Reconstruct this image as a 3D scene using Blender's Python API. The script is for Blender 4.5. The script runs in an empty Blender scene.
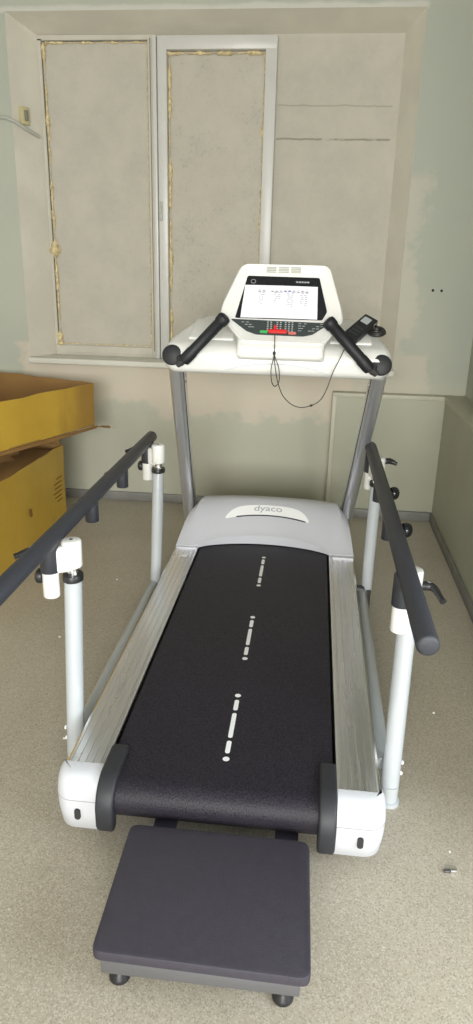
import bpy, bmesh, math, random
from mathutils import Vector, Matrix
random.seed(7)
C = bpy.context.scene.collection
R = math.radians
PI = math.pi

# ------------------------------------------------------------------ camera
H = 1.404
def cam_matrix(pitch, yaw, roll):
    f = Vector((-math.sin(yaw)*math.cos(pitch), math.cos(yaw)*math.cos(pitch), -math.sin(pitch)))
    rt = Vector((math.cos(yaw), math.sin(yaw), 0)); up = rt.cross(f)
    c, s = math.cos(roll), math.sin(roll)
    r2 = c*rt + s*up; u2 = -s*rt + c*up
    m = Matrix((r2, u2, -f)).transposed().to_4x4(); m.translation = Vector((0, 0, H))
    return m
cd = bpy.data.cameras.new('camera'); cam = bpy.data.objects.new('camera', cd); C.objects.link(cam)
cd.sensor_fit = 'VERTICAL'; cd.sensor_height = 24; cd.sensor_width = 24; cd.lens = 700/1024*24
cd.clip_start = 0.02
cam.matrix_world = cam_matrix(R(19.52), R(5.85), R(1.39))
bpy.context.scene.camera = cam
vs = bpy.context.scene.view_settings
vs.view_transform = 'Standard'; vs.look = 'None'; vs.gamma = 1; vs.use_curve_mapping = False
vs.exposure = -0.34

# ------------------------------------------------------------------ daylight
w = bpy.data.worlds.new('sky'); bpy.context.scene.world = w; w.use_nodes = True
w.node_tree.nodes['Background'].inputs[0].default_value = (.80, .89, 1, 1)
w.node_tree.nodes['Background'].inputs[1].default_value = 1.5
def area(name, loc, target, sx, sy, power, col, spread=180):
    l = bpy.data.lights.new(name, 'AREA'); l.shape = 'RECTANGLE'; l.size = sx; l.size_y = sy
    l.energy = power; l.color = col; l.spread = R(spread)
    o = bpy.data.objects.new(name, l); C.objects.link(o); o.location = loc
    d = Vector(target) - Vector(loc); o.rotation_euler = d.to_track_quat('-Z', 'Y').to_euler()
    return o
# daylight coming in through the two windows behind the photographer
area('daylight_rear_window', (.35, -4.05, 1.72), (.0, 3.0, .30), 3.2, 1.6, 270, (1, .985, .945), 130)
area('daylight_side_window', (2.35, .1, 1.45), (-.3, 1.5, .2), 1.4, 1.1, 96, (.84, .92, 1))

# ------------------------------------------------------------------ materials
def new_mat(name):
    m = bpy.data.materials.new(name); m.use_nodes = True
    return m, m.node_tree, m.node_tree.nodes['Principled BSDF']
def mat(name, col, rough=.5, metal=0, bump=0, bscale=200, var=0, vscale=8, spec=.5, coat=0, aniso=0):
    m, nt, p = new_mat(name)
    p.inputs['Base Color'].default_value = (*col, 1); p.inputs['Roughness'].default_value = rough
    p.inputs['Metallic'].default_value = metal; p.inputs['Specular IOR Level'].default_value = spec
    p.inputs['Coat Weight'].default_value = coat
    tc = nt.nodes.new('ShaderNodeTexCoord')
    if var:
        n = nt.nodes.new('ShaderNodeTexNoise'); n.inputs['Scale'].default_value = vscale; n.inputs['Detail'].default_value = 5
        nt.links.new(tc.outputs['Object'], n.inputs['Vector'])
        r = nt.nodes.new('ShaderNodeValToRGB'); r.color_ramp.elements[0].position = .3; r.color_ramp.elements[1].position = .7
        r.color_ramp.elements[0].color = (*[c*(1-var) for c in col], 1)
        r.color_ramp.elements[1].color = (*[min(1, c*(1+var)) for c in col], 1)
        nt.links.new(n.outputs['Fac'], r.inputs[0]); nt.links.new(r.outputs[0], p.inputs['Base Color'])
    if bump:
        n = nt.nodes.new('ShaderNodeTexNoise'); n.inputs['Scale'].default_value = bscale
        nt.links.new(tc.outputs['Object'], n.inputs['Vector'])
        b = nt.nodes.new('ShaderNodeBump'); b.inputs['Strength'].default_value = bump; b.inputs['Distance'].default_value = .002
        nt.links.new(n.outputs['Fac'], b.inputs['Height']); nt.links.new(b.outputs[0], p.inputs['Normal'])
    return m
class NB:
    """small node builder"""
    def __init__(s, nt):
        s.nt = nt; g = nt.nodes.new('ShaderNodeNewGeometry'); s.P = g.outputs['Position']
        x = nt.nodes.new('ShaderNodeSeparateXYZ'); nt.links.new(s.P, x.inputs[0]); s.X, s.Y, s.Z = x.outputs
    def put(s, v, sock):
        if hasattr(v, 'links'): s.nt.links.new(v, sock)
        else: sock.default_value = v
    def m(s, op, a, b=0.0):
        n = s.nt.nodes.new('ShaderNodeMath'); n.operation = op; s.put(a, n.inputs[0]); s.put(b, n.inputs[1]); return n.outputs[0]
    def noise(s, scale, detail=4, rough=.55, vec=None, sc=None):
        n = s.nt.nodes.new('ShaderNodeTexNoise'); n.inputs['Scale'].default_value = scale
        n.inputs['Detail'].default_value = detail; n.inputs['Roughness'].default_value = rough
        v = vec or s.P
        if sc:
            mp = s.nt.nodes.new('ShaderNodeMapping'); mp.inputs['Scale'].default_value = sc; s.nt.links.new(v, mp.inputs[0]); v = mp.outputs[0]
        s.nt.links.new(v, n.inputs['Vector']); return n.outputs['Fac']
    def step(s, v, a, b):
        n = s.nt.nodes.new('ShaderNodeMapRange'); n.interpolation_type = 'SMOOTHSTEP'; s.put(v, n.inputs['Value'])
        n.inputs['From Min'].default_value = a; n.inputs['From Max'].default_value = b; return n.outputs[0]
    def mix(s, f, a, b):
        n = s.nt.nodes.new('ShaderNodeMix'); n.data_type = 'RGBA'; s.put(f, n.inputs[0])
        for v, i in ((a, 6), (b, 7)):
            if hasattr(v, 'links'): s.nt.links.new(v, n.inputs[i])
            else: n.inputs[i].default_value = (*v, 1)
        return n.outputs[2]
    def bump(s, h, p, st, dist=.003):
        b = s.nt.nodes.new('ShaderNodeBump'); b.inputs['Strength'].default_value = st; b.inputs['Distance'].default_value = dist
        s.nt.links.new(h, b.inputs['Height']); s.nt.links.new(b.outputs[0], p.inputs['Normal'])

GREEN = (.44, .45, .37); BEIGE = (.60, .53, .43)
def wall_mat():
    m, nt, p = new_mat('old_painted_wall'); b = NB(nt)
    n1 = b.noise(3.2, 6, .65); n2 = b.noise(1.1, 3)
    base = b.mix(b.step(n2, .35, .65), GREEN, (.40, .42, .355))
    base = b.mix(b.m('SUBTRACT', 1.0, b.step(b.m('ADD', b.Z, b.m('MULTIPLY', n1, .3)), .85, 1.0)), base, (.465, .47, .38))
    wob = b.m('MULTIPLY', b.m('SUBTRACT', n1, .5), .7)
    xr = b.m('ADD', b.X, wob)
    strip = b.m('SUBTRACT', 1.0, b.step(xr, .50, .56))                 # plaster patch right of the niche
    low = b.m('SUBTRACT', 1.0, b.step(b.m('ADD', b.Z, wob), 1.74, 1.86))
    strip = b.m('MULTIPLY', strip, low)
    right = b.step(b.X, .2, .25)
    strip = b.m('MULTIPLY', strip, right)
    zz = b.m('ADD', b.Z, b.m('MULTIPLY', b.m('SUBTRACT', b.noise(2.2, 6, .7), .5), .6))
    under = b.m('MULTIPLY', b.step(zz, .54, .60), b.m('SUBTRACT', 1.0, b.step(b.Z, .93, .96)))
    leftlim = b.step(b.m('ADD', b.X, wob), -1.72, -1.62)
    under = b.m('MULTIPLY', under, leftlim)
    under = b.m('MULTIPLY', under, b.m('SUBTRACT', 1.0, b.step(xr, .60, .66)))
    rose = b.mix(b.step(b.noise(6, 5), .4, .65), BEIGE, (.585, .535, .435))
    col = b.mix(b.m('MAXIMUM', b.m('MULTIPLY', strip, .42), b.m('MULTIPLY', under, b.m('SUBTRACT', .9, b.m('MULTIPLY', right, .4)))), base, rose)
    # pale filler line along the upper edge of the niche
    line = b.m('MULTIPLY', b.step(b.m('ADD', b.Z, b.m('MULTIPLY', wob, .05)), 2.575, 2.588), b.m('SUBTRACT', 1.0, b.step(b.m('ADD', b.Z, b.m('MULTIPLY', wob, .08)), 2.60, 2.62)))
    line = b.m('MULTIPLY', line, b.m('SUBTRACT', 1.0, b.step(b.X, .44, .47)))
    col = b.mix(line, col, (.55, .54, .48))
    nt.links.new(col, p.inputs['Base Color']); p.inputs['Roughness'].default_value = .62
    b.bump(b.noise(14, 6), p, .35, .006)
    return m
def reveal_mat():
    m, nt, p = new_mat('niche_reveal_plaster'); b = NB(nt)
    col = b.mix(b.step(b.noise(4, 5), .35, .65), (.655, .625, .53), (.60, .57, .485))
    nt.links.new(col, p.inputs['Base Color']); p.inputs['Roughness'].default_value = .75
    b.bump(b.noise(20, 6), p, .4, .005); return m
def infill_mat():
    m, nt, p = new_mat('bare_plaster_infill'); b = NB(nt)
    n = b.noise(5, 8, .7); k = b.noise(55, 6, .75)
    col = b.mix(b.step(n, .3, .7), (.52, .49, .415), (.46, .435, .375))
    mid = b.m('MULTIPLY', b.step(b.X, -.90, -.84), b.m('SUBTRACT', 1.0, b.step(b.X, -.36, -.30)))
    spots = b.m('MULTIPLY', b.step(b.m('ADD', k, b.m('MULTIPLY', n, .4)),   .74, .92), b.m('ADD', b.m('MULTIPLY', mid, .9), .25))
    col = b.mix(b.m('MULTIPLY', spots, .65), col, (.29, .27, .225))
    col = b.mix(b.m('MULTIPLY', b.step(b.noise(2.6, 3), .52, .62), b.m('ADD', b.m('MULTIPLY', mid, .35), .0)), col, (.52, .465, .375))
    # board joints high on the right hand part
    rightp = b.m('MULTIPLY', b.step(b.X, -.27, -.26), b.m('SUBTRACT', 1.0, b.step(b.X, .33, .34)))
    wob = b.m('MULTIPLY', b.m('SUBTRACT', b.noise(9, 3), .5), .02)
    for z0, wd, st in ((2.038, .007, .75), (2.196, .005, .45)):
        d = b.m('ABSOLUTE', b.m('SUBTRACT', b.m('ADD', b.Z, wob), z0))
        j = b.m('MULTIPLY', b.m('SUBTRACT', 1.0, b.step(d, wd*.4, wd)), b.step(b.noise(12, 3), .25, .45))
        col = b.mix(b.m('MULTIPLY', b.m('MULTIPLY', j, rightp), st), col, (.24, .20, .16))
    nt.links.new(col, p.inputs['Base Color']); p.inputs['Roughness'].default_value = .85
    b.bump(b.noise(30, 7, .7), p, .5, .006); return m
def floor_mat():
    m, nt, p = new_mat('speckled_linoleum'); b = NB(nt)
    v = nt.nodes.new('ShaderNodeTexVoronoi'); v.inputs['Scale'].default_value = 330; nt.links.new(b.P, v.inputs['Vector'])
    sx = nt.nodes.new('ShaderNodeSeparateColor'); nt.links.new(v.outputs['Color'], sx.inputs[0])
    col = b.mix(b.step(b.noise(2.5, 4), .3, .7), (.46, .415, .335), (.41, .37, .295))
    col = b.mix(b.step(sx.outputs[0], .74, .80), col, (.52, .485, .405))
    col = b.mix(b.step(sx.outputs[1], .80, .86), col, (.335, .30, .235))
    dust = b.step(b.noise(46, 2, .4), .765, .79)
    col = b.mix(b.m('MULTIPLY', dust, .6), col, (.72, .70, .64))
    nt.links.new(col, p.inputs['Base Color'])
    nt.links.new(b.m('ADD', b.m('MULTIPLY', b.noise(5, 5), .25), .30), p.inputs['Roughness'])
    p.inputs['Specular IOR Level'].default_value = .45
    b.bump(b.noise(90, 3), p, .12, .002); return m
def belt_mat():
    m, nt, p = new_mat('woven_black_belt'); b = NB(nt)
    w1 = nt.nodes.new('ShaderNodeTexVoronoi'); w1.inputs['Scale'].default_value = 330
    mp = nt.nodes.new('ShaderNodeMapping'); mp.inputs['Scale'].default_value = (1, .7, 1)
    nt.links.new(b.P, mp.inputs[0]); nt.links.new(mp.outputs[0], w1.inputs['Vector'])
    col = b.mix(b.step(w1.outputs['Distance'], .2, .7), (.030, .025, .038), (.010, .009, .013))
    nt.links.new(col, p.inputs['Base Color']); p.inputs['Roughness'].default_value = .5; p.inputs['Specular IOR Level'].default_value = .3
    b.bump(w1.outputs['Distance'], p, .5, .0012); return m
def alu_mat():
    m, nt, p = new_mat('brushed_aluminium'); b = NB(nt)
    n = b.noise(120, 3, .5, sc=(1, .008, 1)); n2 = b.noise(22, 2, .4, sc=(1, .05, 1))
    col = b.mix(n, (.84, .84, .85), (.79, .79, .80))
    nt.links.new(col, p.inputs['Base Color']); p.inputs['Metallic'].default_value = 1
    nt.links.new(b.m('ADD', b.m('MULTIPLY', n2, .28), .13), p.inputs['Roughness'])
    b.bump(n, p, .06, .001); return m
def card_mat(name, c1, c2, rough=.6, wear=0):
    m, nt, p = new_mat(name); b = NB(nt)
    col = b.mix(b.step(b.noise(4, 6, .6), .3, .7), c1, c2)
    if wear:
        wr = b.m('MULTIPLY', b.step(b.m('ADD', b.X, b.m('MULTIPLY', b.noise(9, 5, .6, sc=(1, 1, .3)), .16)), -1.20, -1.10), b.step(b.Z, .50, .55))
        col = b.mix(b.m('MULTIPLY', wr, .85), col, (.34, .19, .04))
    sc = b.step(b.noise(22, 3, .5, sc=(1, 1, .35)), .68, .74)
    col = b.mix(b.m('MULTIPLY', sc, .45), col, (c1[0]*.5, c1[1]*.45, c1[2]*.6))
    nt.links.new(col, p.inputs['Base Color']); p.inputs['Roughness'].default_value = rough
    b.bump(b.noise(3, 3), p, .4, .02); return m

M = dict(
    wall=wall_mat(), reveal=reveal_mat(), infill=infill_mat(), floor=floor_mat(), belt=belt_mat(), alu=alu_mat(),
    panel=mat('olive_painted_board', (.40, .405, .315), .5, var=.05, vscale=3, bump=.3, bscale=12),
    capstrip=mat('pale_edge_strip', (.50, .49, .39), .5, var=.05, vscale=5),
    skirting=mat('grey_vinyl_skirting', (.20, .20, .185), .45, var=.15, vscale=10),
    ceiling=mat('white_ceiling_paint', (.50, .50, .47), .8, var=.02),
    rear=mat('pale_room_paint', (.62, .62, .56), .7, var=.03),
    winframe=mat('white_window_plastic', (.58, .575, .54), .35, var=.04, vscale=5),
    oldframe=mat('plastered_frame', (.53, .505, .43), .75, var=.07, vscale=9, bump=.4, bscale=40),
    groove=mat('dark_joint', (.22, .21, .17), .8),
    foam=mat('yellow_expanding_foam', (.62, .51, .29), .8, var=.35, vscale=45, bump=.8, bscale=90),
    sill=mat('white_sill_plastic', (.66, .65, .58), .35, var=.02),
    white=mat('white_moulded_plastic', (.80, .80, .77), .35, var=.01, bump=.05, bscale=300),
    whitemet=mat('white_powder_coat', (.47, .50, .52), .22, coat=.3),
    silver=mat('silver_grey_plastic', (.53, .54, .58), .42, bump=.06, bscale=500),
    capgrey=mat('light_grey_cap_plastic', (.57, .585, .62), .4),
    capseam=mat('cap_seam', (.33, .33, .35), .5),
    black=mat('black_plastic', (.018, .018, .020), .38),
    guard=mat('dark_grey_guard_plastic', (.022, .023, .028), .55, bump=.1, bscale=400),
    foamgrip=mat('black_foam_padding', (.032, .034, .043), .47, bump=.35, bscale=700),
    griprub=mat('black_rubber_grip', (.009, .010, .013), .55),
    chrome=mat('chrome', (.75, .75, .76), .18, 1),
    upright=mat('anodised_upright', (.72, .74, .78), .30, .85, var=.05, vscale=6),
    darkmetal=mat('dark_steel', (.10, .10, .105), .5, .6),
    greymetal=mat('grey_steel_bar', (.17, .17, .18), .4, .5),
    pad=mat('ribbed_rubber_step', (.040, .036, .050), .5, bump=.5, bscale=420, var=.08, vscale=60),
    mark=mat('white_print', (.85, .86, .86), .5),
    greyprint=mat('grey_print', (.36, .37, .40), .5),
    paper=mat('white_paper', (.86, .86, .93), .8),
    ink=mat('pencil_grey_ink', (.30, .30, .36), .8),
    inkblue=mat('blue_ink', (.10, .18, .42), .8),
    glossblack=mat('gloss_black_screen', (.008, .009, .012), .12),
    keypad=mat('dark_keypad', (.035, .045, .045), .4),
    key=mat('pale_key_print', (.42, .46, .46), .5),
    red=mat('red_plastic', (.65, .02, .02), .4),
    green=mat('green_button', (.05, .42, .10), .4),
    redpale=mat('stop_button', (.60, .16, .14), .4),
    cord=mat('black_cord', (.02, .02, .02), .5),
    yellow=card_mat('yellow_printed_cardboard', (.56, .36, .045), (.50, .31, .035), .45, 1),
    brown=card_mat('brown_cardboard', (.30, .17, .055), (.25, .135, .045), .7),
    print=mat('brown_box_print', (.22, .11, .02), .7),
    lcd=mat('grey_lcd', (.40, .44, .44), .15),
    socket=mat('yellowed_plastic', (.55, .50, .28), .5),
    conduit=mat('grey_cable_duct', (.45, .45, .40), .5),
    hole=mat('dark_hole', (.03, .03, .03), .9),
    glass=mat('window_glass', (.9, .95, 1), .02),
)

# ------------------------------------------------------------------ mesh helpers
def wloc(o):
    v = Vector(o.location)
    while o.parent: o = o.parent; v += Vector(o.location)
    return v
def obj(name, bm, mats, parent=None, smooth=38, label=None):
    if not isinstance(mats, (list, tuple)): mats = [mats]
    bmesh.ops.recalc_face_normals(bm, faces=bm.faces)
    me = bpy.data.meshes.new(name)
    cs = [v.co for v in bm.verts]
    lo = Vector([min(c[i] for c in cs) for i in range(3)]); hi = Vector([max(c[i] for c in cs) for i in range(3)])
    ctr = (lo+hi)/2; ctr.z = lo.z
    bmesh.ops.translate(bm, vec=-ctr, verts=bm.verts)
    bm.to_mesh(me); bm.free()
    for m_ in mats: me.materials.append(M[m_])
    for p in me.polygons: p.use_smooth = True
    me.set_sharp_from_angle(angle=R(smooth))
    o = bpy.data.objects.new(name, me); C.objects.link(o)
    if parent: o.parent = parent; o.location = ctr - wloc(parent)
    else: o.location = ctr
    if label: o['label'] = label
    return o
def tag(o, label=None, cat=None, group=None, kind=None):
    if label: o['label'] = label
    if cat: o['category'] = cat
    if group: o['group'] = group
    if kind: o['kind'] = kind
    return o
def struct(name, bm, mats, label=None, smooth=38, parent=None):
    o = obj(name, bm, mats, parent, smooth); 
    if not parent: o['kind'] = 'structure'
    return o
def thing(name, label, cat, loc, group=None):
    o = bpy.data.objects.new(name, None); C.objects.link(o); o.location = loc; o.empty_display_size = .05
    return tag(o, label, cat, group)
def B(): return bmesh.new()
def setm(faces, mi):
    for f in faces: f.material_index = mi
def box(bm, c, s, rot=None, bev=0, mi=0, seg=2):
    r = bmesh.ops.create_cube(bm, size=1); vs_ = r['verts']
    bmesh.ops.scale(bm, vec=s, verts=vs_)
    fs = list({f for v in vs_ for f in v.link_faces})
    if bev:
        es = list({e for v in vs_ for e in v.link_edges})
        rr = bmesh.ops.bevel(bm, geom=es, offset=bev, segments=seg, profile=.5, affect='EDGES')
        vs_ = list({v for f in rr['faces'] for v in f.verts} | {v for v in vs_ if v.is_valid})
        fs = list({f for v in vs_ for f in v.link_faces})
    setm(fs, mi)
    mtx = Matrix.Translation(Vector(c)) @ (rot.to_4x4() if rot else Matrix())
    bmesh.ops.transform(bm, matrix=mtx, verts=vs_)
def bx(bm, a, b, bev=0, mi=0, seg=2):
    box(bm, [(a[i]+b[i])/2 for i in range(3)], [abs(b[i]-a[i]) for i in range(3)], None, bev, mi, seg)
def frame_of(d):
    d = Vector(d).normalized()
    a = Vector((0, 0, 1)) if abs(d.z) < .9 else Vector((0, 1, 0))
    u = a.cross(d).normalized(); return u, d.cross(u)
def rings(bm, rs, mi=0, cap=True, closed=False):
    vr = [[bm.verts.new(p) for p in r] for r in rs]; n = len(vr[0])
    pairs = list(zip(vr[:-1], vr[1:])) + ([(vr[-1], vr[0])] if closed else [])
    for a, b in pairs:
        for i in range(n):
            f = bm.faces.new((a[i], a[(i+1) % n], b[(i+1) % n], b[i])); f.material_index = mi
    if cap and not closed:
        for r in (vr[0], vr[-1]):
            f = bm.faces.new(r); f.material_index = mi
    return vr
def lathe(bm, p0, d, prof, seg=24, mi=0, sx=1, sy=1):
    """prof: (distance along d, radius)"""
    p0 = Vector(p0); d = Vector(d).normalized(); u, v = frame_of(d)
    rings(bm, [[p0 + d*t + u*(r*sx*math.cos(2*PI*k/seg)) + v*(r*sy*math.sin(2*PI*k/seg)) for k in range(seg)] for t, r in prof], mi)
def cyl(bm, a, b, r, seg=24, bev=.0, mi=0, r2=None):
    a, b = Vector(a), Vector(b); L = (b-a).length; r2 = r if r2 is None else r2
    if bev: prof = [(0, r-bev), (bev*.3, r-bev*.3), (bev, r), (L-bev, r2), (L-bev*.3, r2-bev*.3), (L, r2-bev)]
    else: prof = [(0, r), (L, r2)]
    lathe(bm, a, b-a, prof, seg, mi)
def tube(bm, pts, r, seg=10, mi=0, closed=False, rr=None):
    pts = [Vector(p) for p in pts]; n = len(pts); out = []; pu = None
    for i, p in enumerate(pts):
        a = pts[i-1] if (i or closed) else pts[0]; b = pts[(i+1) % n] if (i < n-1 or closed) else pts[-1]
        d = (b-a).normalized()
        if pu is None: u, v = frame_of(d)
        else:
            u = (pu - d*pu.dot(d)).normalized(); v = d.cross(u)
        pu = u; q = rr[i] if rr else r
        out.append([p + u*(q*math.cos(2*PI*k/seg)) + v*(q*math.sin(2*PI*k/seg)) for k in range(seg)])
    rings(bm, out, mi, True, closed)
def smooth_pts(pts, sub=6):
    pts = [Vector(p) for p in pts]; P = [pts[0]*2-pts[1]] + pts + [pts[-1]*2-pts[-2]]; o = []
    for i in range(1, len(P)-2):
        for k in range(sub):
            t = k/sub; a, b, c, d = P[i-1:i+3]
            o.append(.5*((2*b)+(c-a)*t+(2*a-5*b+4*c-d)*t*t+(3*b-a-3*c+d)*t**3))
    o.append(pts[-1]); return o
def prism(bm, pts, off, mi=0, bev=0, seg=2):
    """pts: 3D outline, off: extrusion vector"""
    off = Vector(off); a = [bm.verts.new(p) for p in pts]; b = [bm.verts.new(Vector(p)+off) for p in pts]; n = len(a)
    fs = [bm.faces.new(a), bm.faces.new(b)]
    for i in range(n): fs.append(bm.faces.new((a[i], a[(i+1) % n], b[(i+1) % n], b[i])))
    setm(fs, mi)
    if bev:
        bmesh.ops.recalc_face_normals(bm, faces=fs)
        es = list(set(fs[0].edges) | set(fs[1].edges))
        r = bmesh.ops.bevel(bm, geom=es, offset=bev, segments=seg, profile=.5, affect='EDGES')
        setm(r['faces'], mi)
def rrect(x0, x1, y0, y1, r, n=5):
    o = []
    for cx, cy, a0 in ((x1-r, y1-r, 0), (x0+r, y1-r, 90), (x0+r, y0+r, 180), (x1-r, y0+r, 270)):
        for k in range(n+1):
            a = R(a0+90*k/n); o.append((cx+r*math.cos(a), cy+r*math.sin(a)))
    return o
def text_mesh(s, size):
    cu = bpy.data.curves.new('lettering', 'FONT'); cu.body = s; cu.size = size; cu.align_x = 'CENTER'; cu.extrude = 0
    t = bpy.data.objects.new('lettering', cu); C.objects.link(t)
    dg = bpy.context.evaluated_depsgraph_get(); me = bpy.data.meshes.new_from_object(t.evaluated_get(dg))
    bm = B(); bm.from_mesh(me); bpy.data.objects.remove(t); bpy.data.curves.remove(cu); bpy.data.meshes.remove(me)
    return bm

# ------------------------------------------------------------------ the room
WY = 4.05; NY = 4.20                      # wall face, niche back
ox0, ox1, oz0, oz1 = -1.665, .448, .83, 2.588   # niche mouth
ix0, ix1, iz0, iz1 = -1.553, .368, .83, 2.52    # niche back
CX = .745; RX = .862; CH = 2.95; LX = -2.6; RY = -4.2; SX = 2.45
bm = B(); bx(bm, (LX-.1, RY-.1, -.08), (SX+.1, WY+.2, 0)); struct('floor', bm, 'floor')
bm = B(); bx(bm, (LX-.1, RY-.1, CH), (SX+.1, WY+.2, CH+.1)); struct('ceiling', bm, 'ceiling')
bm = B()
def quad(bm, ps, mi=0):
    f = bm.faces.new([bm.verts.new(p) for p in ps]); f.material_index = mi; return f
X0, X1 = LX-.1, SX+.1
quad(bm, [(X0, WY, 0), (ox0, WY, 0), (ox0, WY, CH), (X0, WY, CH)])
quad(bm, [(ox1, WY, 0), (X1, WY, 0), (X1, WY, CH), (ox1, WY, CH)])
quad(bm, [(ox0, WY, 0), (ox1, WY, 0), (ox1, WY, oz0), (ox0, WY, oz0)])
quad(bm, [(ox0, WY, oz1), (ox1, WY, oz1), (ox1, WY, CH), (ox0, WY, CH)])
quad(bm, [(ox0, WY, oz0), (ix0, NY, iz0), (ix0, NY, iz1), (ox0, WY, oz1)], 1)
quad(bm, [(ox1, WY, oz0), (ix1, NY, iz0), (ix1, NY, iz1), (ox1, WY, oz1)], 1)
quad(bm, [(ox0, WY, oz1), (ix0, NY, iz1), (ix1, NY, iz1), (ox1, WY, oz1)], 1)
quad(bm, [(ox0, WY, oz0), (ix0, NY, iz0), (ix1, NY, iz0), (ox1, WY, oz0)], 1)
quad(bm, [(ix0, NY, iz0), (ix1, NY, iz0), (ix1, NY, iz1), (ix0, NY, iz1)], 2)
bx(bm, (X0, NY+.02, 0), (X1, NY+.12, CH), mi=0)
struct('wall_back', bm, ['wall', 'reveal', 'infill'], smooth=10)
bm = B(); bx(bm, (LX-.1, RY-.1, 0), (LX, WY+.1, CH)); struct('wall_left', bm, 'rear')
# right wall: painted upper part set back above a boxed-in lower part that turns the corner
RE = 1.35
bm = B(); bx(bm, (RX, RE, 0), (RX+.1, WY+.1, CH)); bx(bm, (RX, RE-.1, 0), (SX+.1, RE, CH)); struct('wall_right', bm, 'wall', smooth=10)
LZ = .733
bm = B()
pts = [(.128, 3.985), (CX, 3.985), (CX, RE), (RX+.01, RE), (RX+.01, WY+.01), (.128, WY+.01)]
prism(bm, [(x, y, 0) for x, y in pts], (0, 0, LZ-.004), 0)
struct('trim_1', bm, 'panel', smooth=10)
# cap strip along the top and down the left edge of the casing
bm = B()
bx(bm, (.122, 3.979, LZ-.024), (CX, WY, LZ), .003); bx(bm, (CX-.006, RE, LZ-.024), (RX, WY, LZ), .003)
bx(bm, (.122, 3.979, 0), (.147, WY, LZ-.02), .003)
struct('trim_2', bm, 'capstrip')
def skirt(name, a, b, dx, dy, h=.055):
    bm = B(); bx(bm, (min(a[0], b[0]), min(a[1], b[1]), 0), (max(a[0], b[0])+dx, max(a[1], b[1])+dy, h), .004); return struct(name, bm, 'skirting')
bm = B(); bx(bm, (LX, WY-.014, 0), (.122, WY, .055), .004); bx(bm, (.122, 3.963, 0), (CX, 3.979, .055), .004); struct('baseboard_back', bm, 'skirting')
bm = B(); bx(bm, (CX-.014, RE, 0), (CX, 3.965, .055), .004); struct('baseboard_right', bm, 'skirting')
bm = B(); bx(bm, (LX, RY, 0), (LX+.014, WY-.014, .055), .004); struct('baseboard_left', bm, 'skirting')
# rear and side walls behind the photographer, with the windows the daylight comes through
def holed(bm, axis, at0, at1, u0, u1, h0, h1, z0, z1):
    def q(ua, ub, za, zb):
        if axis == 'y': bx(bm, (ua, at0, za), (ub, at1, zb))
        else: bx(bm, (at0, ua, za), (at1, ub, zb))
    q(u0, h0, 0, CH); q(h1, u1, 0, CH); q(h0, h1, 0, z0); q(h0, h1, z1, CH)
bm = B(); holed(bm, 'y', RY-.1, RY, LX-.1, SX+.1, -1.3, 2.0, .9, 2.55); struct('wall_rear', bm, 'rear')
bm = B(); holed(bm, 'x', SX, SX+.1, RY, RE-.1, -.75, .95, .9, 2.4); struct('wall_side', bm, 'rear')
for n_, axis, at, u0, u1, z0, z1 in (('window_2', 'y', RY-.05, -1.3, 2.0, .9, 2.55), ('window_3', 'x', SX+.05, -.75, .95, .9, 2.4)):
    bm = B(); t_ = .06; um = (u0+u1)/2
    for ua, ub, za, zb in ((u0, u1, z0, z0+t_), (u0, u1, z1-t_, z1), (u0, u0+t_, z0, z1), (u1-t_, u1, z0, z1), (um-t_/2, um+t_/2, z0, z1)):
        if axis == 'y': bx(bm, (ua, at-.03, za), (ub, at+.03, zb), .004)
        else: bx(bm, (at-.03, ua, za), (at+.03, ub, zb), .004)
    struct(n_, bm, 'winframe')

# window sill board
bm = B()
bx(bm, (-1.655, 3.995, .828), (.455, WY+.002, .862), .008, seg=3)
bx(bm, (-1.60, WY-.005, .828), (.40, NY, .862), .002)
struct('trim_3', bm, 'sill')
# blocked-up window: old plastered frame left, white sash frame in the middle
fz0, fz1 = .905, 2.503
bm = B()
bx(bm, (-1.553, NY-.008, fz1-.006), (-.925, NY+.01, iz1)); bx(bm, (-1.553, NY-.008, .86), (-1.533, NY+.01, fz1))
bx(bm, (-1.553, NY-.012, .86), (-.925, NY+.01, .918), .004); bx(bm, (-1.50, NY-.018, .872), (-.94, NY, .878), .002)
bx(bm, (-.958, NY-.016, .86), (-.925, NY+.01, fz1), .004)
struct('trim_4', bm, 'oldframe')
bm = B(); bx(bm, (-.946, NY-.018, .90), (-.941, NY, fz1), 0); bx(bm, (-1.535, NY-.012, .92), (-1.531, NY, fz1-.01)); bx(bm, (-1.535, NY-.012, fz1-.012), (-.96, NY, fz1-.008)); struct('trim_5', bm, 'groove')
bm = B()
wx0, wx1 = -.925, -.272
bx(bm, (wx0, NY-.055, .862), (wx0+.022, NY+.01, fz1+.004), .004)
bx(bm, (wx0+.024, NY-.045, .862), (wx0+.076, NY+.01, fz1+.004), .006)
bx(bm, (wx0+.07, NY-.045, fz1-.060), (wx1, NY+.01, fz1+.004), .006)
bx(bm, (wx1-.062, NY-.045, .862), (wx1, NY+.01, fz1-.055), .006)
bx(bm, (wx0+.07, NY-.045, .862), (wx1-.055, NY+.01, .93), .006)
f_ = struct('window_1', bm, 'winframe')
bm = B(); bx(bm, (wx0+.030, NY-.052, 1.62), (wx0+.046, NY-.044, 1.72), .003); bx(bm, (wx0+.034, NY-.060, 1.655), (wx0+.042, NY-.050, 1.70), .003)
obj('handle_base', bm, 'conduit', f_)
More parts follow.
